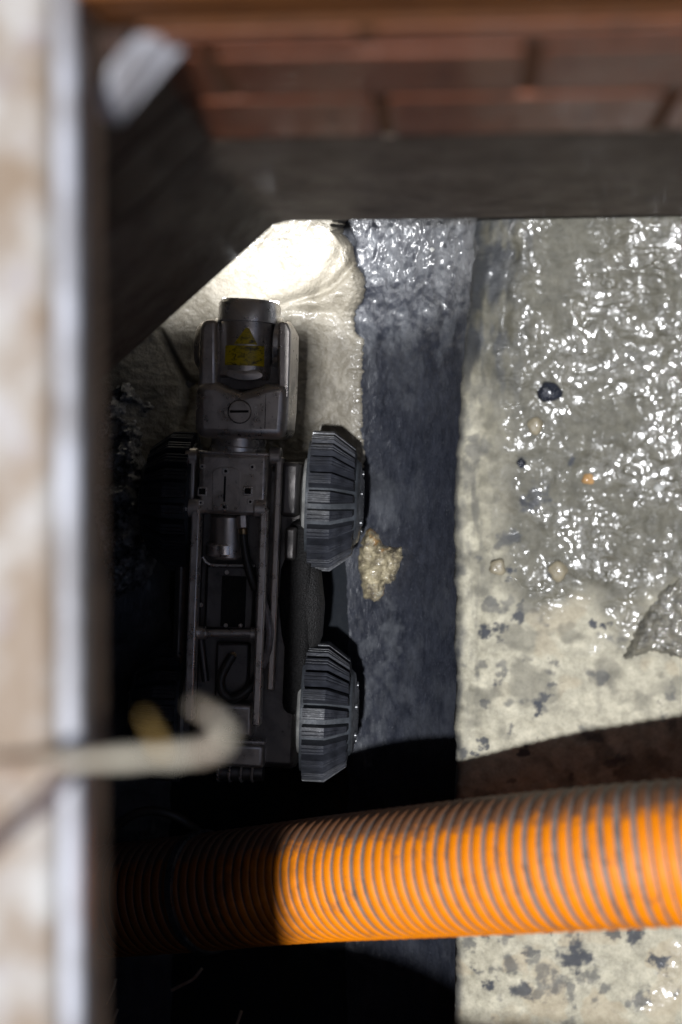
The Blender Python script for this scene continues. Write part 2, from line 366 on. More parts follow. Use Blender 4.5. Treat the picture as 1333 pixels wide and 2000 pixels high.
# bench
def bench_slope(x, y): return 0.07*np.clip(x-XE, 0, 0.5) + 0.06*np.clip(y-0.28, -1, 0.1)
def edge_x(Y): return XE + 0.022*sstep(0.0, 0.30, Y) + 0.0045*fbm(Y, Y*0, 7, 3) + 0.0022*fbm(Y, Y*0+3, 50, 4) 
def bench():
    xf = np.concatenate([XE+0.012*(1-np.cos(np.linspace(0, math.pi/2, 7)))[1:], np.linspace(XE+0.0145, 0.42, 270), np.linspace(0.44, 0.98, 18)])
    ys = np.concatenate([np.linspace(-1.0, -0.80, 10), np.linspace(-0.797, 0.40, 790), np.linspace(0.42, 1.0, 20)])
    X, Y = np.meshgrid(xf, ys); X0 = X.copy()
    X = X + (edge_x(Y)-XE)*sstep(0.2, 0.0, X-XE)
    warp = 0.006*fbm(X, Y, 18, 3)
    d = X0-XE
    mud = np.clip(sstep(-0.235, -0.135, Y+0.06*fbm(X, Y, 11, 3)-0.10*sstep(0.12, 0.0, d))*sstep(0.012, 0.085, d+1.6*warp+0.12*sstep(0.02, 0.25, Y)), 0, 1)
    Z = ZB + 0*X
    Z += bench_slope(X, Y)
    Z += 0.004*fbm(X, Y, 9, 3) + 0.0010*fbm(X, Y, 45, 3)
    patch = sstep(-0.5, 0.45, fbm(X+4, Y, 9, 3))
    grit = fbm(X, Y*1.1, 165, 3, 0.6)
    Z += mud*(patch*0.0004*grit + 0.0010*np.clip(fbm(X+2, Y, 130, 3)-0.2, 0, 1) + 0.004*fbm(X, Y, 20, 3) - 0.0022*np.exp(-(fbm(X, Y*2, 14, 3)/0.05)**2)*sstep(0, 0.4, fbm(X+1, Y, 8, 2)) + 0.003)
    Z -= 0.010*sstep(0.06, 0.0, d)                 # worn lip
    # raised ledge of old render along the top left of the bench
    Z += 0.006*sstep(0.006, 0.02, d)*sstep(0.06, 0.045, d+warp)*sstep(0.06, 0.14, Y)
    lipd = np.clip(1-d/0.012, 0, 1); Z -= 0.012*(1-np.sqrt(np.clip(1-lipd**2, 0, 1)))
    stain = 0*X
    spots = [(975,1345,16),(985,1325,9),(1085,1300,9),(1065,1370,12),(1058,1385,8),(1085,1345,7),(1020,900,9),(1000,1050,20),(985,1060,14),(1012,1208,11),(960,1240,14),(945,1250,9),
             (980,1235,9),(965,1180,10),(1180,1225,9),(1020,1190,7),(1055,965,14),(1040,985,16),(1075,975,12),(1115,900,9),(995,1120,9),(1025,1475,10),(940,1480,7),(905,1480,7),(1290,1370,6),
             (1050,1468,7),(1085,1120,10),(950,1385,9),(1000,1430,8),(935,1085,7),
             (990,1845,12),(955,1850,9),(1000,1910,24),(985,1925,12),(1060,1840,9),(1130,1895,26),(1155,1930,16),(1090,1950,24),(1140,1870,14),(915,1880,16),(1030,1965,22),(1120,1970,16),(1250,1850,14),(1210,1845,10),(1075,1840,7),
             (1300,1900,12),(1190,1960,16),(960,1960,12),(1260,1975,16),(1040,1880,12),(930,1930,12)]
    for px, py, r in spots:
        cx, cy = pix(px, py, ZB); rr = r/1633.0
        dd = np.hypot((X-cx)*(1+0.35*math.sin(px)), (Y-cy)*(1+0.35*math.cos(py))) + 0.009*fbm(X+cx, Y, 60, 5, 0.6)
        stain = np.maximum(stain, (0.62+0.33*math.sin(px*1.7)**2)*(1-sstep(rr*0.35, rr*1.25, dd)))
    stain = np.maximum(stain, 0.6*sstep(0.45, 0.75, fbm(X+3, Y, 26, 4))*(1-mud))
    stain = np.maximum(stain, 0.55*sstep(-0.1, 0.5, fbm(X*1.5, Y*0.3, 55, 4))*sstep(0.055, 0.02, d)*sstep(-0.5, 0.1, Y))
    stain = np.maximum(stain, 0.75*sstep(-0.35, 0.3, fbm(X*1.2, Y*0.4, 40, 4))*sstep(0.085, 0.03, d+warp*2)*sstep(0.0, 0.14, Y))
    stain = np.maximum(stain, 0.8*sstep(0.014, 0.0, d+0.006*fbm(X, Y*0.4, 50, 3)))
    tan = sstep(0.15, 0.6, fbm(X+9, Y, 14, 3))*sstep(0.0, 0.1, d)
    low = sstep(-0.5, -0.6, Y)
    tan = np.maximum(tan*0.5, low*0.6*sstep(0.05, 0.35, fbm(X+2, Y+7, 17, 3)))
    slurry = np.clip(mud*0.95 + 0.55*sstep(0.0, 0.5, fbm(X+5, Y, 20, 4))*(1-mud)*(1-low), 0, 1)
    slurry = np.maximum(slurry, 0.8*sstep(0.05, 0.2, Y))
    wet = np.clip(mud*(0.10+0.90*sstep(-0.5, 0.6, fbm(X+8, Y+1, 11, 6, 0.7)+0.3*sstep(0.08, 0.28, d)-0.05))*(0.3+0.7*sstep(0.03, 0.16, d)), 0, 1)
    wet = np.maximum(wet, 0.6*sstep(-0.5, -0.56, Y)*sstep(0.2, 0.5, fbm(X+6, Y+2, 13, 3))*sstep(0.05, 0.12, d))
    # the side dropping into the channel
    zs = np.linspace(0.05, 1, 8)[:, None]
    Xs = np.repeat(X[:, :1], 8, 1); Ys = np.repeat(ys[:, None], 8, 1)
    Zs = 0.10 + (Z[:, :1]-0.002-0.10)*np.linspace(0, 1, 8)[None, :]
    X = np.concatenate([Xs, X], 1); Y = np.concatenate([Ys, Y], 1); Z = np.concatenate([Zs, Z], 1)
    pad = lambda a: np.concatenate([np.repeat(a[:, :1], 8, 1), a], 1)
    return grid_obj('bench_floor', X, Y, Z, 'bench', {'slurry': pad(slurry), 'wet': pad(wet), 'stain': pad(stain), 'tan': pad(tan)})
tag(bench(), 'cream and grey wet concrete bench beside the channel, stained and glittering', kind='structure')

# chamber shell
def shell(name, a, b, mat='wall_concrete', label=None):
    o = MB().box(a, b).build(name, mat, smooth=0); tag(o, label, kind='structure'); return o
shell('wall_left', (-0.74, -1.1, -0.2), (-0.60, 1.1, 1.07))
shell('wall_right', (0.97, -1.1, -0.2), (1.1, 1.1, 1.07))
shell('wall_near', (-0.599, -1.15, -0.2), (0.969, -0.99, 1.068))
shell('wall_far', (-0.599, 0.99, -0.2), (0.969, 1.12, 1.068))
gr = MB()
B = 400
xs_ = [-B, OX0-0.13, OX1+0.13, B]; ys_ = [-B, OY0-0.13, OY1+0.13, B]
for i in range(3):
    for j in range(3):
        if (i, j) == (1, 1): continue
        gr.add([(xs_[i],ys_[j],ZS),(xs_[i+1],ys_[j],ZS),(xs_[i+1],ys_[j+1],ZS),(xs_[i],ys_[j+1],ZS)], [(0,1,2,3)])
tag(gr.build('ground', 'asphalt', smooth=0), 'dark asphalt street around the manhole', kind='structure')
sb = MB()
for a, b in [((-1.2,-1.2,1.074),(OX0-0.03,1.2,1.135)), ((OX1+0.03,-1.2,1.074),(1.3,1.2,1.135)),
             ((OX0-0.029,-1.2,1.074),(OX1+0.029,OY0-0.03,1.135)), ((OX0-0.029,OY1+0.03,1.076),(OX1+0.029,1.2,1.135))]:
    sb.box(a, b)
tag(sb.build('ceiling', 'wall_concrete', smooth=0), 'concrete cover slab under the street', kind='structure')

# ================================================================== manhole frame
fr = empty('manhole_frame', (OX0, 0, ZS))
tag(fr, 'pale rust stained manhole frame, blurred along the left edge and top', 'manhole frame')
def fpart(name, a, b, mat, bev=0.004, ):
    mb = MB().box([a[0]-OX0, a[1], a[2]-ZS], [b[0]-OX0, b[1], b[2]-ZS]); return mb.build(name, mat, fr, bevel=bev)
XT = P(108, 1200, ZS).x
fpart('frame_top', (OX0-0.13, OY0-0.13, 1.132), (XT, OY1+0.13, ZS+0.006), 'frame_top', 0.006)
fpart('frame_seat', (XT-0.004, OY0-0.01, 1.116), (OX0, OY1+0.01, 1.141), 'frame_seat', 0.004)
wd = MB(); ya, yb = OY0-0.02, OY1
wd.add([(-0.03,ya,1.084-ZS),(0.0030,ya,1.084-ZS),(-0.0005,ya,1.1155-ZS),(-0.03,ya,1.1155-ZS),(-0.03,yb,1.084-ZS),(0.0030,yb,1.084-ZS),(-0.0005,yb,1.1155-ZS),(-0.03,yb,1.1155-ZS)],
       [(0,1,2,3),(7,6,5,4),(1,5,6,2),(0,4,5,1),(3,2,6,7),(0,3,7,4)])
wd.build('frame_inner_side', 'frame_side', fr, bevel=0.0015)
fpart('frame_top', (XT+0.002, OY1+0.012, 1.132), (OX1+0.13, OY1+0.13, ZS+0.005), 'frame_top', 0.006)
fpart('frame_inner_side', (OX0+0.002, OY1, 1.08), (OX1+0.01, OY1+0.03, 1.144), 'rust', 0.003)
fpart('frame_top', (XT+0.002, OY0-0.13, 1.132), (OX1+0.13, OY0-0.012, ZS+0.005), 'frame_top', 0.006)
fpart('frame_inner_side', (OX0+0.002, OY0-0.03, 1.08), (OX1+0.01, OY0, 1.144), 'rust', 0.003)
fpart('frame_top', (OX1+0.014, OY0-0.01, 1.132), (OX1+0.13, OY1+0.01, ZS+0.005), 'frame_top', 0.006)
fpart('frame_inner_side', (OX1, OY0+0.002, 1.08), (OX1+0.03, OY1-0.002, 1.144), 'rust', 0.003)
# corner lug that catches the light
lug = MB()
q = [P(172,215,1.07), P(245,60,1.07), P(400,-25,1.07), P(425,5,1.07), P(330,85,1.045), P(222,235,1.045)]
n = len(q); top = [(p.x-OX0, p.y, p.z-ZS) for p in q]; bot = [(x, y, z-0.02) for x, y, z in top]
lug.add(bot+top, [tuple(range(n)), tuple(range(n,2*n))[::-1]]+[(i, n+i, n+(i+1)%n, (i+1)%n) for i in range(n)])
lug.build('corner_lug', 'frame_seat', fr, bevel=0.003)

# ================================================================== shaft walls on the far side
YW = P(900, 428, 0.345).y
A = P(545, 428, 0.345); Bp = P(196, 745, 0.345)                # diagonal corner, lower edge
A = Vector((A.x, YW, 0)); Bp = Vector((Bp.x, Bp.y, 0))
dv = (Bp-A).normalized(); nv = Vector((-dv.y, dv.x, 0));
if nv.x > 0: nv = -nv                                          # outwards (into the wall)
def rr(path): return path
li = MB()
ra = 0.02
corner = [A+Vector((ra,0,0)), A+Vector((ra*0.35,-0.0012,0)), A+dv*ra*0.35+Vector((0,-0.0,0)), A+dv*ra]
inner = [(0.95, YW+0.004)] + [(x, YW) for x in (0.4, 0.2, 0.1, 0.0, -0.1)] + [(p.x, p.y) for p in corner] + [(Bp.x, Bp.y), ((Bp+dv*0.12).x, (Bp+dv*0.12).y)]
o1 = Bp+dv*0.12+nv*0.22
outer = [(o1.x, o1.y), (A.x-0.09, YW+0.24), (0.95, YW+0.24)]
li.prism(inner+outer, 0.345, 0.775)
lo = li.build('concrete_lintel', 'lintel', bevel=0.008, seg=3)
tag(lo, 'grey wet concrete lintel under the brickwork above the pipe mouth', 'lintel')
# brick walls: every brick its own piece
brick_me = {}
def brick_mesh(L, H, D, mat):
    k = (round(L,3), round(H,3), mat)
    if k not in brick_me:
        mb = MB().box((-L/2, 0, -H/2), (L/2, D, H/2)); o = mb.build('brick', mat, None, bevel=0.002, seg=2)
        dg = bpy.context.evaluated_depsgraph_get(); me = bpy.data.meshes.new_from_object(o.evaluated_get(dg))
        bpy.data.objects.remove(o); brick_me[k] = me
    return brick_me[k]
def brick_wall(name, origin, du, length, courses, mat, label, off0):
    """origin: lower start on the face line, du: direction along the wall, wall lies to the left of -du"""
    root = empty(name, origin); ang = math.atan2(du.y, du.x); root.rotation_euler = (0, 0, ang)
    tag(root, label, 'brick wall')
    ztop = sum(h for h in courses)
    MB().box((0, 0.0025, 0), (length, 0.20, ztop)).build('mortar_bed', 'brick_mortar' if mat == 'brick' else 'brick_dark', root, smooth=0)
    z = 0; L = 0.222; J = 0.013
    for i, h in enumerate(courses):
        x = -(L*(0.5 if i % 2 else 0.0)+off0)
        while x < length:
            a, b = max(x+J/2, 0.0), min(x+L-J/2, length)
            if b-a > 0.03:
                o = bpy.data.objects.new('brick', brick_mesh(b-a, h-J, 0.10, mat)); COL.objects.link(o); o.parent = root
                o.location = ((a+b)/2, random.uniform(-0.0015, 0.001), z+h/2); o.rotation_euler = (random.uniform(-.01,.01), 0, random.uniform(-.012,.012))
            x += L
        z += h
    return root
cs = [0.135, 0.125, 0.04]
xj = P(1040, 120, 1.0).x
st = A.x-0.03
brick_wall('brick_wall', (st, YW-0.001, 0.776), Vector((1,0,0)), 0.92-st, cs, 'brick', 'red brown wet brick wall across the top of the shaft', (st-xj) % 0.222 - 0.111+0.111*0)
Ls = (Bp-A).length+0.10
sp = Bp+dv*0.10-nv*0.001
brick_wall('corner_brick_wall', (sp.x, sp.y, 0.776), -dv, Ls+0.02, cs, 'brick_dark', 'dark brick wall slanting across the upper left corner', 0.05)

# ================================================================== mortar at the pipe mouth
def lining():
    bd = [P(*p, 0.06) for p in [(676,380),(680,430),(672,455),(690,480),(699,520),(716,545),(712,580),(692,602),(690,640),(708,655),(705,750),(706,850),(711,900),(707,940),(699,966),(640,985)]]
    by = np.array([b.y for b in bd])[::-1]; bx = np.array([b.x for b in bd])[::-1]
    ys = np.concatenate([np.linspace(-0.085, 0.42, 300), np.linspace(0.43, 0.98, 20)])
    xb = np.interp(ys, by, bx); xb = xb + 0.0035*fbm(ys, ys*0, 60, 4) + 0.002*fbm(ys, ys*0+4, 200, 3)
    xl = -0.58
    t = np.concatenate([np.linspace(0, 0.93, 170), 1-0.07*np.linspace(1, 0, 26)[1:]**1.6])
    X = xl + (xb[:, None]-xl)*t[None, :]; Y = np.repeat(ys[:, None], len(t), 1)
    dr = xb[:, None]-X
    th = 0.011 + 0.003*fbm(X, Y, 12, 3) + 0.018*sstep(0.12, 0.33, Y)*(1+0.5*fbm(X, Y, 7, 2)) + 0.02*sstep(-0.36, -0.5, X)
    th *= np.sqrt(np.clip(dr/0.016, 0, 1))
    th *= np.clip(sstep(-0.085, -0.02, Y + 0.01*fbm(X, Y, 30, 2)), 0, 1)*0.6+0.4*sstep(-0.06, 0.06, Y)
    z0 = 0.09
    for pts, dep, wd in [([(300,640),(322,690),(348,745),(392,738)], 0.008, 0.004), ([(348,745),(345,790),(330,830)], 0.007, 0.006),
                         ([(470,596),(560,578),(640,556),(690,512)], 0.009, 0.006), ([(440,600),(540,595),(640,602)], 0.006, 0.007), ([(610,570),(680,470)], 0.006, 0.008), ([(655,600),(672,650),(700,700)], 0.004, 0.008)]:
        d = polydist(X, Y, [pix(a, b, z0) for a, b in pts])
        th -= dep*np.exp(-(d/wd)**2)*np.clip(dr/0.02, 0, 1)
    Z = floor_z(X, Y) + th - 0.001 + 0.0012*fbm(X, Y, 120, 3)*np.clip(dr/0.01, 0, 1)
    dirt_shade = 0.75*sstep(-0.40, -0.52, X+0.06*fbm(X, Y, 15, 4)) + 0.35*sstep(0.1, 0.5, fbm(X+1, Y, 18, 4))*sstep(0.2, 0.1, Y) + 0.25*sstep(0.12, -0.02, Y)  # weaker light near the wheels put into the colour; darker leftwards; slime patches
    dc = polydist(X, Y, [pix(a, b, z0) for a, b in [(300,640),(322,690),(348,745),(340,800)]])
    dirt_shade = np.maximum(dirt_shade, 0.7*np.exp(-(dc/0.006)**2))  # darkens along the crease too
    return grid_obj('mortar_apron', X, Y, Z, 'mortar', {'dirt_shade': dirt_shade})
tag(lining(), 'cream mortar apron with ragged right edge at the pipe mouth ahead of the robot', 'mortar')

def blob(name, pts_px, zbase, thick, mat, label, cat, nz=0.25, res=0.0022, edge=0.008, f=60, tilt=None, drape=True, amp=None):
    pts = [P(a, b, zbase) for a, b in pts_px]; xs = [p.x for p in pts]; ys = [p.y for p in pts]
    x0, x1, y0, y1 = min(xs)-.004, max(xs)+.004, min(ys)-.004, max(ys)+.004
    nx = max(8, int((x1-x0)/res)); ny = max(8, int((y1-y0)/res))
    X, Y = np.meshgrid(np.linspace(x0, x1, nx), np.linspace(y0, y1, ny))
    ins = np.zeros(X.shape, bool); n = len(pts)
    for i in range(n):
        ax, ay, bx, by = xs[i], ys[i], xs[(i+1)%n], ys[(i+1)%n]
        c = ((ay > Y) != (by > Y)); ins ^= c & (X < (bx-ax)*(Y-ay)/((by-ay) or 1e-9)+ax)
    d = polydist(X, Y, [(x, y) for x, y in zip(xs+xs[:1], ys+ys[:1])])
    d = np.where(ins, d, -d) + 0.0018 + 0.0025*fbm(X, Y, 140, 3)
    h = thick*np.sqrt(np.clip(d/edge, 0, 1))*(1+nz*fbm(X, Y, f, 4)) + (amp or thick*0.12)*fbm(X, Y, 190, 3)*np.clip(d/edge, 0, 1)
    base = floor_z(X, Y) if drape else zbase+bench_slope(X, Y)
    Z = base + h - np.where(d > 0, 0.0005, 0.004)
    keep = d > -res*1.2
    idx = -np.ones(X.shape, int); idx[keep] = np.arange(keep.sum())
    vs = np.stack([X[keep], Y[keep], Z[keep]], -1)
    c = vs.mean(0); c[2] = vs[:, 2].min()
    fs = [(idx[j,i], idx[j,i+1], idx[j+1,i+1], idx[j+1,i]) for j in range(ny-1) for i in range(nx-1) if min(idx[j,i], idx[j,i+1], idx[j+1,i+1], idx[j+1,i]) >= 0]
    mb = MB(); mb.v = [tuple(v) for v in (vs-c)]; mb.f = fs
    o = mb.build(name, mat, smooth=80); o.location = c
    tag(o, label, cat); return o
blob('stone_flake', [(722,1034),(736,1046),(744,1064),(758,1072),(783,1070),(786,1084),(778,1110),(770,1130),(752,1143),(745,1165),(735,1175),(712,1168),(704,1130),(700,1095),(705,1070),(711,1050)],
     0.055, 0.018, 'flake', 'cream and rust brown stone flake lying in the dark channel beside the front wheel', 'stone', 0.3, 0.0016, 0.006)
blob('mortar_crust', [(190,720),(240,735),(285,790),(262,860),(270,930),(262,1010),(285,1090),(255,1150),(205,1180),(170,1000),(165,830)],
     0.12, 0.035, 'crust', 'rough black and white crust on the left channel wall', 'crust', 0.9, 0.0022, 0.03, 30, amp=0.012)
blob('cement_crust', [(1225,1290),(1245,1235),(1275,1180),(1290,1155),(1345,1125),(1420,1120),(1420,1270),(1330,1285),(1280,1275)],
     ZB-0.002, 0.012, 'grey_crust', 'raised grey cement crust with a ragged edge on the right of the bench', 'crust', 0.4, 0.002, 0.01, 40, drape=False)
# loose pebbles on the bench
def pebble(px, py, r, mat, label, sq=0.6):
    c = P(px, py, ZB); c = P(px, py, ZB+float(bench_slope(c.x, c.y))+0.005) if px > 890 else P(px, py, 0.16); mb = MB(); seg, rings = 14, 8; rp = r/1633.0
    prof = [(-math.cos(math.pi*i/rings), max(0.02, math.sin(math.pi*i/rings))) for i in range(rings+1)]
    mb.lathe(prof, seg, 'z')
    ph = random.random()*9
    mb.v = [((x*(1+.16*math.sin(3.2*y+ph)+.05*math.sin(6*y+3*z+ph)))*rp, y*rp*(1+.18*math.cos(2.4*x+ph)), z*rp*sq*(1+.22*math.sin(3*x+2.5*y+ph))) for x, y, z in mb.v]
    o = mb.build('pebble', mat, smooth=80); o.location = c
    tag(o, label, 'pebble', 'pebbles in the slurry on the bench')
simple('peb_black', (0.022, 0.026, 0.038), 0.25, 0, 0.5, 80, 0.5, 0.003, coat=0.8)
simple('peb_tan', (0.50, 0.29, 0.12), 0.35, 0, 0.35, 80, 0.4, 0.002, coat=0.5)
simple('peb_beige', (0.30, 0.26, 0.18), 0.35, 0, 0.35, 80, 0.4, 0.002, coat=0.5)
simple('peb_white', (0.55, 0.55, 0.52), 0.35, 0, 0.3, 80, 0.4, 0.002, coat=0.5)
pebble(1075, 765, 23, 'peb_black', 'largest black pebble, alone high on the glittering bench', 0.5)
pebble(1150, 935, 13, 'peb_tan', 'bright orange tan pebble on the glittering bench')
pebble(1046, 832, 16, 'peb_beige', 'beige pebble just below the largest black pebble')
pebble(1091, 1116, 19, 'peb_beige', 'large round beige pebble at the lower edge of the slurry', 0.5)
pebble(972, 1108, 17, 'peb_beige', 'beige pebble nearest the bench edge, left of the slurry', 0.45)
pebble(1288, 953, 9, 'peb_white', 'small white pebble at the right of the bench')
pebble(845, 487, 5, 'peb_white', 'tiny white pebble at the top beside the pipe mouth')
pebble(1019, 905, 9, 'peb_black', 'small black pebble beside the worn bench lip')

# ================================================================== suction hose
hp = [P(120,1768,0.09), P(260,1755,0.12), P(420,1740,0.175), P(600,1720,0.245), P(800,1703,0.345), P(1000,1687,0.425), P(1180,1674,0.475), P(1333,1664,0.50), P(1500,1656,0.525), P(1750,1648,0.55), P(1980,1640,0.57)]
path = spline(hp, 24)
RH = 0.0755
root = empty('suction_hose', hp[4]-Vector((0,0,RH)))
tag(root, 'orange and grey ribbed suction hose lying across the channel and bench', 'hose')
off = root.location.copy()
# arc-length resampling
cum = [0.0]
for a, b in zip(path[:-1], path[1:]): cum.append(cum[-1]+(b-a).length)
TOT = cum[-1]; cuma = np.array(cum); pa = np.array([tuple(p) for p in path])
def at(s): return Vector([np.interp(s, cuma, pa[:, k]) for k in range(3)])
up0 = Vector((0,0,1))
def framep(s):
    t = (at(min(TOT, s+0.01))-at(max(0, s-0.01))).normalized(); side = t.cross(up0).normalized(); return at(s), t, side, side.cross(t)
PITCH = 0.0150
wob = [random.uniform(-0.0008, 0.0008) for _ in range(200)]
def helix(r, c0, c1, name, mat, sg=56):
    """ring band of the helix between phases c0..c1 of the pitch, as one continuous ribbon with rounded crown"""
    turns = int(TOT/PITCH)-1; n = turns*sg; vs = []; m = len(c0)
    frames = {}
    for i in range(n+1):
        th = 2*math.pi*i/sg; s = PITCH*i/sg+0.004+0.0009*math.sin(i/sg*0.37)+0.0007*math.sin(i/sg*0.83+1)
        p, t_, sd_, u_ = framep(s)
        wv = wob[(i//9) % 200]*0.5+wob[(i//31+7) % 200]*0.6
        for ds, dr in c0:
            q = p + t_*(ds*PITCH+wv) + (u_*math.cos(th)+sd_*math.sin(th))*(r+dr); vs.append(q-off)
    fs = [(i*m+k, i*m+k+1, (i+1)*m+k+1, (i+1)*m+k) for i in range(n) for k in range(m-1)]
    mb = MB(); mb.v = [tuple(v) for v in vs]; mb.f = fs
    o = mb.build(name, mat, root, smooth=70)
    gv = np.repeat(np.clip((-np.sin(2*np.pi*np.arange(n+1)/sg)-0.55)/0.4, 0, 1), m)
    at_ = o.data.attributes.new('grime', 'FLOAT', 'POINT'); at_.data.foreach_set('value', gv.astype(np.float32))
    return o
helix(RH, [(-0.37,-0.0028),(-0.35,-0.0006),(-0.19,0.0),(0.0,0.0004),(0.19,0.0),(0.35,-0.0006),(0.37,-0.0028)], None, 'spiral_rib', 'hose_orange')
N = 260
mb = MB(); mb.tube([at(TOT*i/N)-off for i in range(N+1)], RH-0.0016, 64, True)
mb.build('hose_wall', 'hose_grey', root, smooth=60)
# clamp ring in the dark part
sc = 0.30
for i in range(400):
    if at(TOT*i/400).x > P(395,1742,0.2).x: sc = TOT*i/400; break
mb = MB(); p, t_, sd_, u_ = framep(sc)
prof = [(-0.006,-0.003),(-0.006,0.003),(-0.005,0.0045),(0.005,0.0045),(0.006,0.003),(0.006,-0.003)]
vs = []; sg = 64
for k in range(sg):
    th = 2*math.pi*k/sg
    for a, b in prof: vs.append(p+t_*a+(u_*math.cos(th)+sd_*math.sin(th))*(RH+b)-off)
m = len(prof); mb.add(vs, [(k*m+j, k*m+(j+1)%m, ((k+1)%sg)*m+(j+1)%m, ((k+1)%sg)*m+j) for k in range(sg) for j in range(m)])
mb.build('clamp_ring', 'hub_plastic', root)

# black cable loop behind the hose
cl = [P(215,1650,0.10), P(235,1608,0.11), P(280,1585,0.12), P(330,1590,0.12), P(370,1612,0.115), P(400,1640,0.10), P(415,1690,0.07)]
c0 = cl[3]
mb = MB(); mb.tube([p-c0 for p in spline(cl, 10)], 0.0065, 12)
o = mb.build('black_cable', 'cable_black'); o.location = c0; tag(o, 'black cable looped in the dark above the hose end', 'cable')
# leaf litter wisps in the dark lower left
for i, (pts, lb) in enumerate([([(335,1935),(355,1925),(378,1912),(395,1892)], 'thin curved pale fibre below the hose clamp in the dark'),
                 ([(205,1965),(214,1945),(222,1928),(226,1912)], 'short pale fibre beside the manhole frame, upper one'),
                 ([(214,2010),(222,1990),(230,1972)], 'short pale fibre beside the manhole frame, lower one'),
                 ([(460,2010),(466,1992),(472,1975)], 'short pale fibre at the bottom of the dark channel')]):
    pw = [P(a, b, 0.07) for a, b in pts]; c0 = pw[0]
    mb = MB(); mb.tube([p-c0 for p in spline(pw, 6)], 0.0022, 8); o = mb.build('root_fibre', 'rod_pale'); o.location = c0
    tag(o, lb, 'fibre', 'pale fibres in the dark channel')

# ================================================================== crawler robot
ROOT = P(487, 1180, 0.0); ROOT.z = 0.012
YAW = -math.radians(2.3)
rob = empty('crawler_robot', ROOT, YAW)
tag(rob, 'dark metal four wheeled pipe crawler robot with tilting camera head, standing in the channel', 'robot')
RINV = (Matrix.Translation(ROOT) @ Matrix.Rotation(YAW, 4, 'Z')).inverted()
def L(px, py, z): return RINV @ P(px, py, z)
def pbox(name, x0, x1, y0, y1, z0, z1, mat, bev=0.003, parent=rob, seg=2, origin=None):
    ym = (y0+y1)/2; xm = (x0+x1)/2
    a = L(x0, ym, z1); b = L(x1, ym, z1); c = L(xm, y0, z1); d = L(xm, y1, z1)
    mb = MB().box((a.x, d.y, z0-ROOT.z), (b.x, c.y, z1-ROOT.z)); return mb.build(name, mat, parent, bevel=bev, seg=seg)
def pcyl(name, pts, r, mat, parent=rob, seg=20, bev=0.0):
    mb = MB().tube([L(*p) for p in pts], r, seg); return mb.build(name, mat, parent, bevel=bev)
def disc(name, px, py, z, r, h, mat, parent=rob, seg=20, bev=0.0006):
    c = L(px, py, z); mb = MB().cyl(c-Vector((0,0,h)), c, r, seg); return mb.build(name, mat, parent, bevel=bev, seg=2)

# --- wheels
NB = 24
def wheel_meshes():
    r0, r1 = 0.0790, 0.0585
    prof = [(-0.018,0.030),(-0.020,0.050),(-0.019,0.080),(-0.012,r0),(0.014,r0),(0.043,r1),(0.047,0.056),(0.0495,0.048)]
    ty = MB().lathe(prof, 72)
    hub = MB().lathe([(0.0475,0.0),(0.0495,0.001),(0.0505,0.020),(0.0545,0.022),(0.0555,0.030),(0.053,0.034),(0.0515,0.046),(0.0500,0.053),(0.046,0.0555)], 48)
    inn = MB().lathe([(-0.021,0.0),(-0.026,0.001),(-0.027,0.040),(-0.024,0.056),(-0.020,0.058)], 48)
    inn.f = [f[::-1] for f in inn.f]
    # one tread block: runs over the flat crown then down the chamfer, saw-tooth section with two small ribs
    bl = MB(); rows = []
    stations = [(-0.0155, r0-0.002, 1.0), (-0.015, r0+0.0145, 1.0), (0.0135, r0+0.0145, 1.0), (0.0420, r1+0.0140, 0.76), (0.0455, r1-0.001, 0.72)]
    wa = 2*math.pi/NB
    sec = [(-0.35,-0.018),(-0.33,0.0),(-0.21,0.0),(-0.185,-0.0020),(-0.11,-0.0020),(-0.085,0.0),(0.0,0.0),(0.025,-0.0020),(0.10,-0.0020),(0.125,0.0),(0.22,0.0),(0.37,-0.017)]
    m = len(sec)
    for j, (x, r, wf) in enumerate(stations):
        for a, dr in sec:
            if j >= 3 and -0.003 < dr < 0: dr = 0.0
            rr_ = r+dr if j not in (0, 4) else r-0.006
            th = a*wa*wf + 0.0
            bl.v.append((x, rr_*math.cos(th), rr_*math.sin(th)))
    bl.f = [(j*m+k, j*m+k+1, (j+1)*m+k+1, (j+1)*m+k) for j in range(len(stations)-1) for k in range(m-1)]
    return ty, hub, inn, bl
ty, hub, inn, bl = wheel_meshes()
def mk(mb, name, mat, smooth):
    me = bpy.data.meshes.new(name); me.from_pydata(mb.v, [], mb.f); me.update(); me.materials.append(M[mat]); me.shade_smooth(); me.set_sharp_from_angle(angle=math.radians(smooth)); return me
ME = {'tyre': mk(ty, 'tyre', 'rubber_groove', 50), 'hub_cap': mk(hub, 'hub_cap', 'hub_plastic', 40), 'inner_hub': mk(inn, 'inner_hub', 'hub_light', 40), 'tread_block': mk(bl, 'tread_block', 'rubber', 24)}
bolt_me = mk(MB().cyl((0.0535,0,0), (0.0565,0,0), 0.0045, 12), 'bolt', 'hub_plastic', 40)
ax = L(487, 978, 0.112); ax2 = L(482, 1388, 0.112)
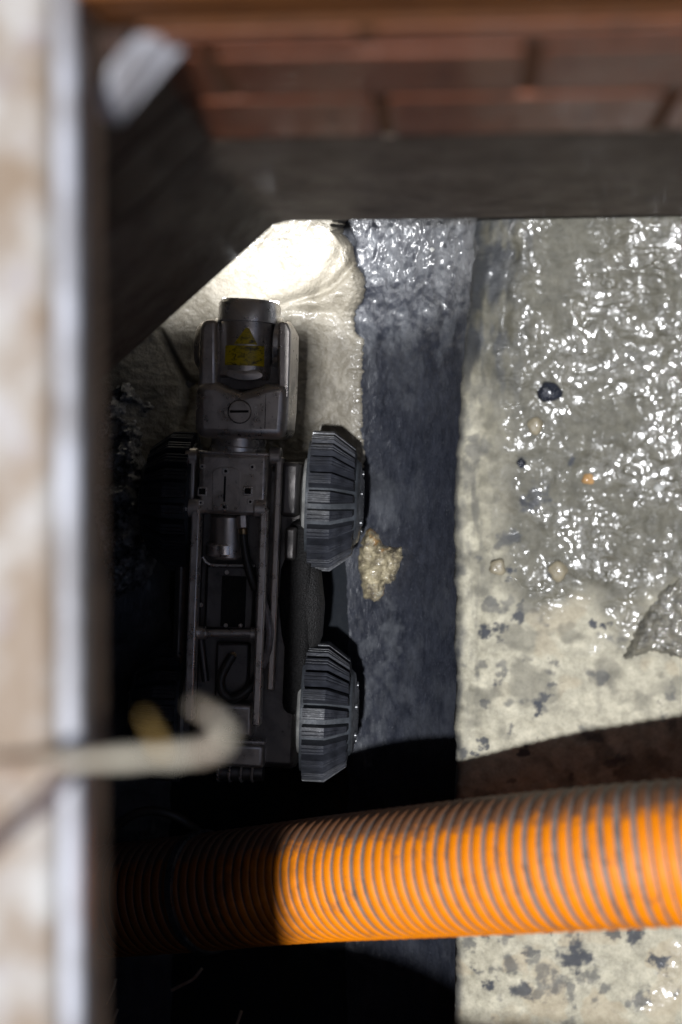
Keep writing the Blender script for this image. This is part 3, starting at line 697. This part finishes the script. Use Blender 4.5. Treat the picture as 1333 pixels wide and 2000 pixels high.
for (px, py, side) in [(617,978,1),(607,1388,1),(332,978,-1),(311,1388,-1)]:
    c = L(px, py, 0.20); cy = L(px, py, 0.112); c = Vector((c.x, cy.y, 0.112-ROOT.z))
    wh = bpy.data.objects.new('wheel', ME['tyre']); COL.objects.link(wh); wh.parent = rob; wh.location = c
    wh.rotation_euler = (random.uniform(0, 0.2), math.radians(3.0 if side > 0 else -2.0), 0 if side > 0 else math.pi)
    for nm in ('hub_cap', 'inner_hub'):
        o = bpy.data.objects.new(nm, ME[nm]); COL.objects.link(o); o.parent = wh
    for k in range(6):
        o = bpy.data.objects.new('bolt', bolt_me); COL.objects.link(o); o.parent = wh; th = k*math.pi/3
        o.location = (-0.002, 0.039*math.cos(th), 0.039*math.sin(th))
    for k in range(NB):
        o = bpy.data.objects.new('tread_block', ME['tread_block']); COL.objects.link(o); o.parent = wh
        o.rotation_euler = (2*math.pi*k/NB, 0, 0)
    # axle stub
    MB().cyl((c.x-side*0.025, c.y, c.z), (c.x-side*0.07, c.y, c.z), 0.022, 24).build('axle', 'chassis_metal', rob)

# --- chassis
pbox('chassis', 378, 592, 905, 1500, 0.05, 0.135, 'chassis_metal', 0.01)
pbox('side_housing', 556, 604, 1015, 1400, 0.06, 0.16, 'grime', 0.014, seg=3)
pbox('side_housing', 548, 585, 902, 1010, 0.07, 0.165, 'chassis_metal', 0.006)
pcyl('drive_motor', [(585,1080,0.125),(588,1110,0.128),(590,1180,0.128),(590,1240,0.125),(585,1290,0.12)], [0.018,0.027,0.031,0.028,0.018], 'grime')
pbox('hinge_block', 556, 578, 1030, 1095, 0.15, 0.178, 'chassis_metal', 0.004)
pbox('side_housing', 338, 362, 985, 1400, 0.06, 0.15, 'chassis_metal', 0.01)
# --- lift rails
def rail(x0, x1, y0, y1, z0, z1, x2=None, x3=None, mat='rail_metal'):
    o = pbox('lift_rail', x0, x1, y0, y1, z0, z1, mat, 0.0025, seg=2)
    xm = (x0+x1)/2; a = L(x0, y0, (z0+z1)/2); b = L(x1, y0, (z0+z1)/2)
    MB().cyl((a.x-0.0015, a.y, (z0+z1)/2-ROOT.z), (b.x+0.0045, b.y, (z0+z1)/2-ROOT.z), 0.012, 24).build('pivot', mat, o, bevel=0.0015)
    return o
rail(366, 384, 992, 1410, 0.168, 0.19)
rail(500, 516, 994, 1420, 0.168, 0.19)
rail(530, 544, 892, 1350, 0.150, 0.170, mat='body_metal')
rail(366, 381, 892, 985, 0.150, 0.172, mat='body_metal')
# --- bracket block that carries the head
br = pbox('head_bracket', 388, 522, 886, 1006, 0.10, 0.180, 'body_metal', 0.006, seg=3)
pbox('bracket_lip', 386, 524, 882, 889, 0.14, 0.1815, 'rail_metal', 0.002)
zt = 0.1812
cap = []
for i in range(24):
    a = math.pi*i/23
    cap.append((442+27*math.cos(a), 925-13*math.sin(a)))
for i in range(24):
    a = math.pi*i/23
    cap.append((442-27*math.cos(a), 985+13*math.sin(a)))
pl = [L(a, b, zt) for a, b in cap]
cp = MB().prism([(p.x, p.y) for p in pl], zt-0.003-ROOT.z, zt+0.0008-ROOT.z).build('cover_plate', 'body_metal', br, bevel=0.0005)
cp.parent = br
pbox('groove', 437, 441, 930, 980, zt-0.001, zt+0.0012, 'grime', 0, br)
for (a, b, r) in [(441,920,0.0048),(438,990,0.0048),(395,911,0.0035),(493,912,0.0042),(489,980,0.0042),(392,982,0.0035)]:
    s_ = disc('screw', a, b, zt+0.0018, r, 0.004, 'bright_metal' if r > .0045 else 'rail_metal', br)
    disc('socket', a, b, zt+0.0021, r*0.45, 0.002, 'grime', br, 6, 0)
for (a, b) in [(484,959),(395,960)]:
    pbox('recess_frame', a-9, a+9, b-9, b+9, zt-0.002, zt+0.0007, 'rail_metal', 0.0008, br)
    pbox('recess', a-6.5, a+6.5, b-6, b+6, zt-0.002, zt+0.0010, 'grime', 0.0008, br)
pcyl('neck', [(468,853,0.142),(464,892,0.142)], 0.036, 'head_metal', seg=40, bev=0.002)
pcyl('neck_collar', [(466,872,0.142),(465,886,0.142)], 0.0375, 'bright_metal', seg=40, bev=0.0015)
# --- lift interior
pcyl('lift_motor', [(447,1006,0.14),(447,1092,0.14)], 0.024, 'body_metal', seg=28, bev=0.003)
pcyl('lift_motor_cap', [(440,1060,0.14),(440,1086,0.14)], 0.0255, 'rail_metal', seg=28, bev=0.003)
tray = pbox('tray', 400, 497, 1104, 1232, 0.135, 0.152, 'chassis_metal', 0.004)
pbox('tray_window', 432, 480, 1125, 1225, 0.150, 0.1535, 'grime', 0.001, tray)
pcyl('tray_edge', [(396,1088,0.158),(402,1098,0.158),(412,1104,0.158),(455,1105,0.158),(498,1105,0.158)], 0.0022, 'bright_metal', seg=10)
for (a, b) in [(392,1182),(441,1222),(470,1222),(443,1118)]: disc('screw', a, b, 0.1545, 0.003, 0.003, 'rail_metal')
pcyl('cross_bar', [(386,1237,0.168),(500,1237,0.168)], 0.0052, 'rail_metal')
pcyl('bar_collar', [(384,1236,0.168),(403,1236,0.168)], 0.0085, 'bright_metal', bev=0.001)
pcyl('bar_collar', [(490,1238,0.168),(501,1238,0.168)], 0.0085, 'rail_metal', bev=0.001)
pbox('rear_plate', 420, 486, 1256, 1366, 0.135, 0.154, 'chassis_metal', 0.004)
disc('rear_screw', 455, 1280, 0.1575, 0.0045, 0.004, 'brass')
pcyl('brace', [(392,1245,0.155),(402,1330,0.145)], 0.005, 'chassis_metal')
con = pcyl('connector', [(474,1008,0.165),(475,1032,0.168)], 0.008, 'rail_metal', seg=6, bev=0.001)
pcyl('connector_tip', [(475,1032,0.168),(476,1044,0.168)], 0.0062, 'brass', con, 12, 0.001)
pcyl('cable', spline([L(*p) for p in []], 1) if False else [(475,1040,0.168),(477,1065,0.168),(482,1095,0.169),(490,1125,0.167),(499,1150,0.162)], 0.0058, 'cable_black', seg=12)
pcyl('cable', [(507,1148,0.158),(516,1175,0.170),(524,1205,0.177),(528,1235,0.179),(525,1268,0.177),(516,1298,0.170),(506,1318,0.158)], [0.003,0.0042,0.0048,0.005,0.0048,0.0042,0.003], 'cable_clear', seg=12)
lp = spline([Vector((505,1320,0.160)),Vector((494,1338,0.164)),Vector((470,1358,0.166)),Vector((450,1364,0.166)),Vector((434,1350,0.166)),Vector((432,1325,0.165)),Vector((444,1298,0.163)),Vector((455,1280,0.160))], 6)
pcyl('cable', [tuple(v) for v in lp], 0.0062, 'cable_black', seg=12)
pbox('rear_housing', 384, 494, 1374, 1440, 0.10, 0.168, 'body_metal', 0.006, seg=3)
pbox('rear_housing', 388, 516, 1452, 1500, 0.08, 0.150, 'body_metal', 0.006, seg=3)
pbox('rear_bar', 430, 518, 1446, 1454, 0.12, 0.156, 'rail_metal', 0.002)
for k in range(4):
    a = L(430+22*k, 1508, 0.13); vs = [(a.x, a.y+0.012*math.cos(t_/20*2*math.pi), a.z+0.020*math.sin(t_/20*2*math.pi)) for t_ in range(21)]
    MB().tube(vs, 0.0018, 8, False).build('strain_relief_ring', 'rail_metal', rob)
MB().cyl(L(425,1508,0.13), L(515,1508,0.13), 0.012, 20).build('rear_connector', 'chassis_metal', rob)

# --- camera head
head = empty('camera_head'); head.parent = rob
hc = L(479, 735, 0.150); head.location = hc; head.rotation_euler = (0, 0, -math.radians(1.6))
HINV = (Matrix.Translation(hc) @ Matrix.Rotation(-math.radians(1.6), 4, 'Z')).inverted()
def H(px, py, z): return HINV @ L(px, py, z)
def hp_prism(name, pts, z0, z1, mat, bev, seg=3, parent=head):
    q = [H(a, b, z1) for a, b in pts]
    zz = hc.z+ROOT.z
    return MB().prism([(p.x, p.y) for p in q], z0-zz, z1-zz).build(name, mat, parent, bevel=bev, seg=seg)
hbody = hp_prism('head_body', [(380,780),(384,744),(424,744),(448,756),(472,764),(496,757),(520,748),(564,748),(562,800),(557,857),(384,855),(379,830)], 0.095, 0.205, 'head_metal', 0.012, 4)
def arm(pts, name='fork_arm'):
    return hp_prism(name, pts, 0.105, 0.200, 'head_metal', 0.010, 4)
arm([(390,640),(398,624),(420,622),(424,630),(424,770),(386,775)])
arm([(544,632),(549,627),(561,629),(568,646),(567,700),(564,778),(544,775)])
# pivot bulges on the arms
for (px, sgn) in ((398,-1),(559,1)):
    c = H(px, 676, 0.153); mb = MB().lathe([(0.0,0.031),(0.004,0.030),(0.008,0.025),(0.0105,0.016),(0.0115,0.0)], 32, 'x')
    mb.v = [(c.x+sgn*x, c.y+y*1.05, c.z+z) for x, y, z in mb.v]
    if sgn < 0: mb.f = [f[::-1] for f in mb.f]
    mb.build('pivot_cap', 'head_metal', head)
for (px, sgn) in ((426,-1),(545,1)):
    c = H(px, 672, 0.155); MB().cyl((c.x-0.004,c.y,c.z), (c.x+0.004,c.y,c.z), 0.034, 32).build('pivot_ring', 'bright_metal', head, bevel=0.001)
# tilting capsule, a barrel along the view axis
cc = H(485, 665, 0.155)
def se(w, h, n=48, p=3.0):
    out = []
    for k in range(n):
        t_ = 2*math.pi*k/n; c_, s_ = math.cos(t_), math.sin(t_)
        out.append((math.copysign(abs(c_)**(2/p), c_)*w, math.copysign(abs(s_)**(2/p), s_)*h))
    return out
def barrel(name, sections, mat, parent, p=2.6):
    vs = []; n = 48
    for y, w_, h_ in sections:
        for x, z in se(w_, h_, n, p): vs.append((cc.x+x, y, cc.z+z))
    m = len(sections)
    fs = [(i*n+k, (i+1)*n+k, (i+1)*n+(k+1)%n, i*n+(k+1)%n) for i in range(m-1) for k in range(n)]
    fs += [tuple(range(n)), tuple(range((m-1)*n, m*n))[::-1]]
    return MB().add(vs, fs).build(name, mat, parent, smooth=32)
y0 = H(485, 742, 0.15).y; y1 = H(485, 628, 0.15).y; y2 = H(485, 589, 0.15).y
cw = (H(540,660,0.20)-H(430,660,0.20)).x/2
caps = barrel('tilt_capsule', [(y0,cw*0.90,0.036),(y0+0.003,cw*0.97,0.041),(y1,cw,0.044)], 'head_metal', head)
barrel('lamp_ring', [(y1-0.004,cw*1.05,0.0455),(y1-0.003,cw*1.10,0.048),(y2-0.006,cw*1.10,0.048),(y2-0.001,cw*1.02,0.045),(y2,cw*0.9,0.04)], 'bright_metal', head)
# front glass and two lit lamps
MB().cyl((cc.x, y2-0.001, cc.z), (cc.x, y2+0.002, cc.z), 0.020, 32).build('camera_window', 'lens_glass', head)
for sx in (-1, 1):
    MB().cyl((cc.x+sx*0.029, y2-0.001, cc.z), (cc.x+sx*0.029, y2+0.002, cc.z), 0.008, 20).build('head_lamp', 'led', head)
# lower lip of the capsule
mb = MB().lathe([(-0.004,0.0),(-0.004,0.92),(0.0,1.0),(0.003,0.9),(0.0045,0.4),(0.005,0.0)], 40, 'z')
c = H(478, 731, 0.192); mb.v = [(c.x+x*0.026, c.y+y*0.008, c.z+z) for x, y, z in mb.v]; mb.build('lip', 'body_metal', head)
hp_prism('yoke', [(420,708),(550,708),(550,765),(420,765)], 0.10, 0.168, 'chassis_metal', 0.004, 2)
# sticker wrapped on the capsule top
def on_caps(x, y):
    t = max(0.0, 1-(abs(x)/cw)**2.6); return cc.z + (0.0415+(0.0025)*(y-y0)/(y1-y0))*t**(1/2.6) + 0.0007
def patch(outline_px, nx, ny, name):
    vs = []; fs = []
    for j in range(ny+1):
        v = j/ny
        (ax_, ay_), (bx_, by_) = [tuple(np.array(e[0])*(1-v)+np.array(e[1])*v) for e in outline_px]
        for i in range(nx+1):
            u = i/nx; p = H(ax_+(bx_-ax_)*u, ay_+(by_-ay_)*u, 0.198); x = p.x-cc.x
            vs.append((p.x, p.y, on_caps(x, p.y)))
    fs = [(j*(nx+1)+i, (j+1)*(nx+1)+i, (j+1)*(nx+1)+i+1, j*(nx+1)+i+1) for j in range(ny) for i in range(nx)]
    return MB().add(vs, fs).build(name, 'sticker', caps, smooth=60)
patch([((439,674),(438,712)), ((515,675),(514,715))], 16, 6, 'warning_sticker')
patch([((481,640),(457,671)), ((487,641),(503,673))], 12, 8, 'warning_triangle')
# slotted cap on the body
zz = 0.2055
sc_ = hp_prism('slotted_cap', [(468+22*math.cos(2*math.pi*k/40), 804+22*math.sin(2*math.pi*k/40)) for k in range(40)], zz-0.006, zz+0.0012, 'body_metal', 0.0008, 2)
hp_prism('slot', [(449,801),(486,801),(486,806),(449,806)], zz-0.003, zz+0.0016, 'grime', 0, 1, sc_)
hp_prism('cap_ring', [(468+23.4*math.cos(2*math.pi*k/40), 804+23.4*math.sin(2*math.pi*k/40)) for k in range(40)], zz-0.006, zz+0.0004, 'grime', 0, 1)
hp_prism('seam', [(519,770),(520.2,770),(518.2,838),(517,838)], zz-0.006, zz+0.0003, 'grime', 0, 1)
# engraved serial mark: short strokes
for (a, b, c_, d) in [(498,794,501,797),(497,800,502,801.5),(497,804,499,812),(501,804,503,812),(497,814,503,815.5)]:
    hp_prism('engraving', [(a,b),(c_,b),(c_,d),(a,d)], zz-0.004, zz+0.0003, 'bright_metal', 0, 1)
hp_prism('back_lip', [(420,846),(425,838),(460,832),(480,832),(515,838),(522,846)], 0.14, zz-0.006, 'body_metal', 0.003, 2)
# the lamp light itself
for sx in (-1, 1):
    ld = bpy.data.lights.new('head_lamp_light', 'SPOT'); ld.energy = 1.9; ld.spot_size = math.radians(172); ld.spot_blend = 0.35; ld.shadow_soft_size = 0.012; ld.color = (0.97, 0.98, 1.0)
    lo_ = bpy.data.objects.new('head_lamp_light', ld); COL.objects.link(lo_); lo_.parent = head
    lo_.location = (cc.x+sx*0.029, y2+0.008, cc.z); lo_.rotation_euler = (math.radians(66), 0, sx*math.radians(-14))

# ================================================================== hooked rod over the left rim
ZR = 1.20
rp = [P(-420,1522,1.163), P(-160,1508,1.163), P(0,1497,1.168), P(140,1487,1.178), P(280,1478,1.192), P(370,1472,ZR), P(418,1461,ZR), P(440,1440,ZR-0.004), P(433,1415,ZR-0.012), P(412,1396,ZR-0.022), P(382,1378,ZR-0.04)]
c0 = rp[2]
mb = MB(); sp_ = spline(rp, 8); nn = len(sp_)
mb.tube([p-c0 for p in sp_], [0.0044+0.0005*math.sin(i*0.9) - 0.0016*max(0, (i/nn-0.75)/0.25) for i in range(nn)], 14)
hk = mb.build('hooked_rod', 'rod_pale'); hk.location = c0
tag(hk, 'pale hooked rod with thin side shoots, blurred, reaching over the left rim', 'rod')
mb = MB(); mb.tube([p-c0 for p in spline([P(318,1470,ZR), P(303,1435,ZR-0.012), P(285,1400,ZR-0.03)], 6)], [0.0032]*9+[0.0026]*4, 10); mb.build('side_shoot', 'rod_yellow', hk)
mb = MB(); mb.tube([p-c0 for p in spline([P(128,1490,1.176), P(105,1540,1.166), P(60,1584,1.162), P(-30,1660,1.162), P(-120,1730,1.162)], 6)], 0.0058, 10); mb.build('side_shoot', 'rod_dark', hk)
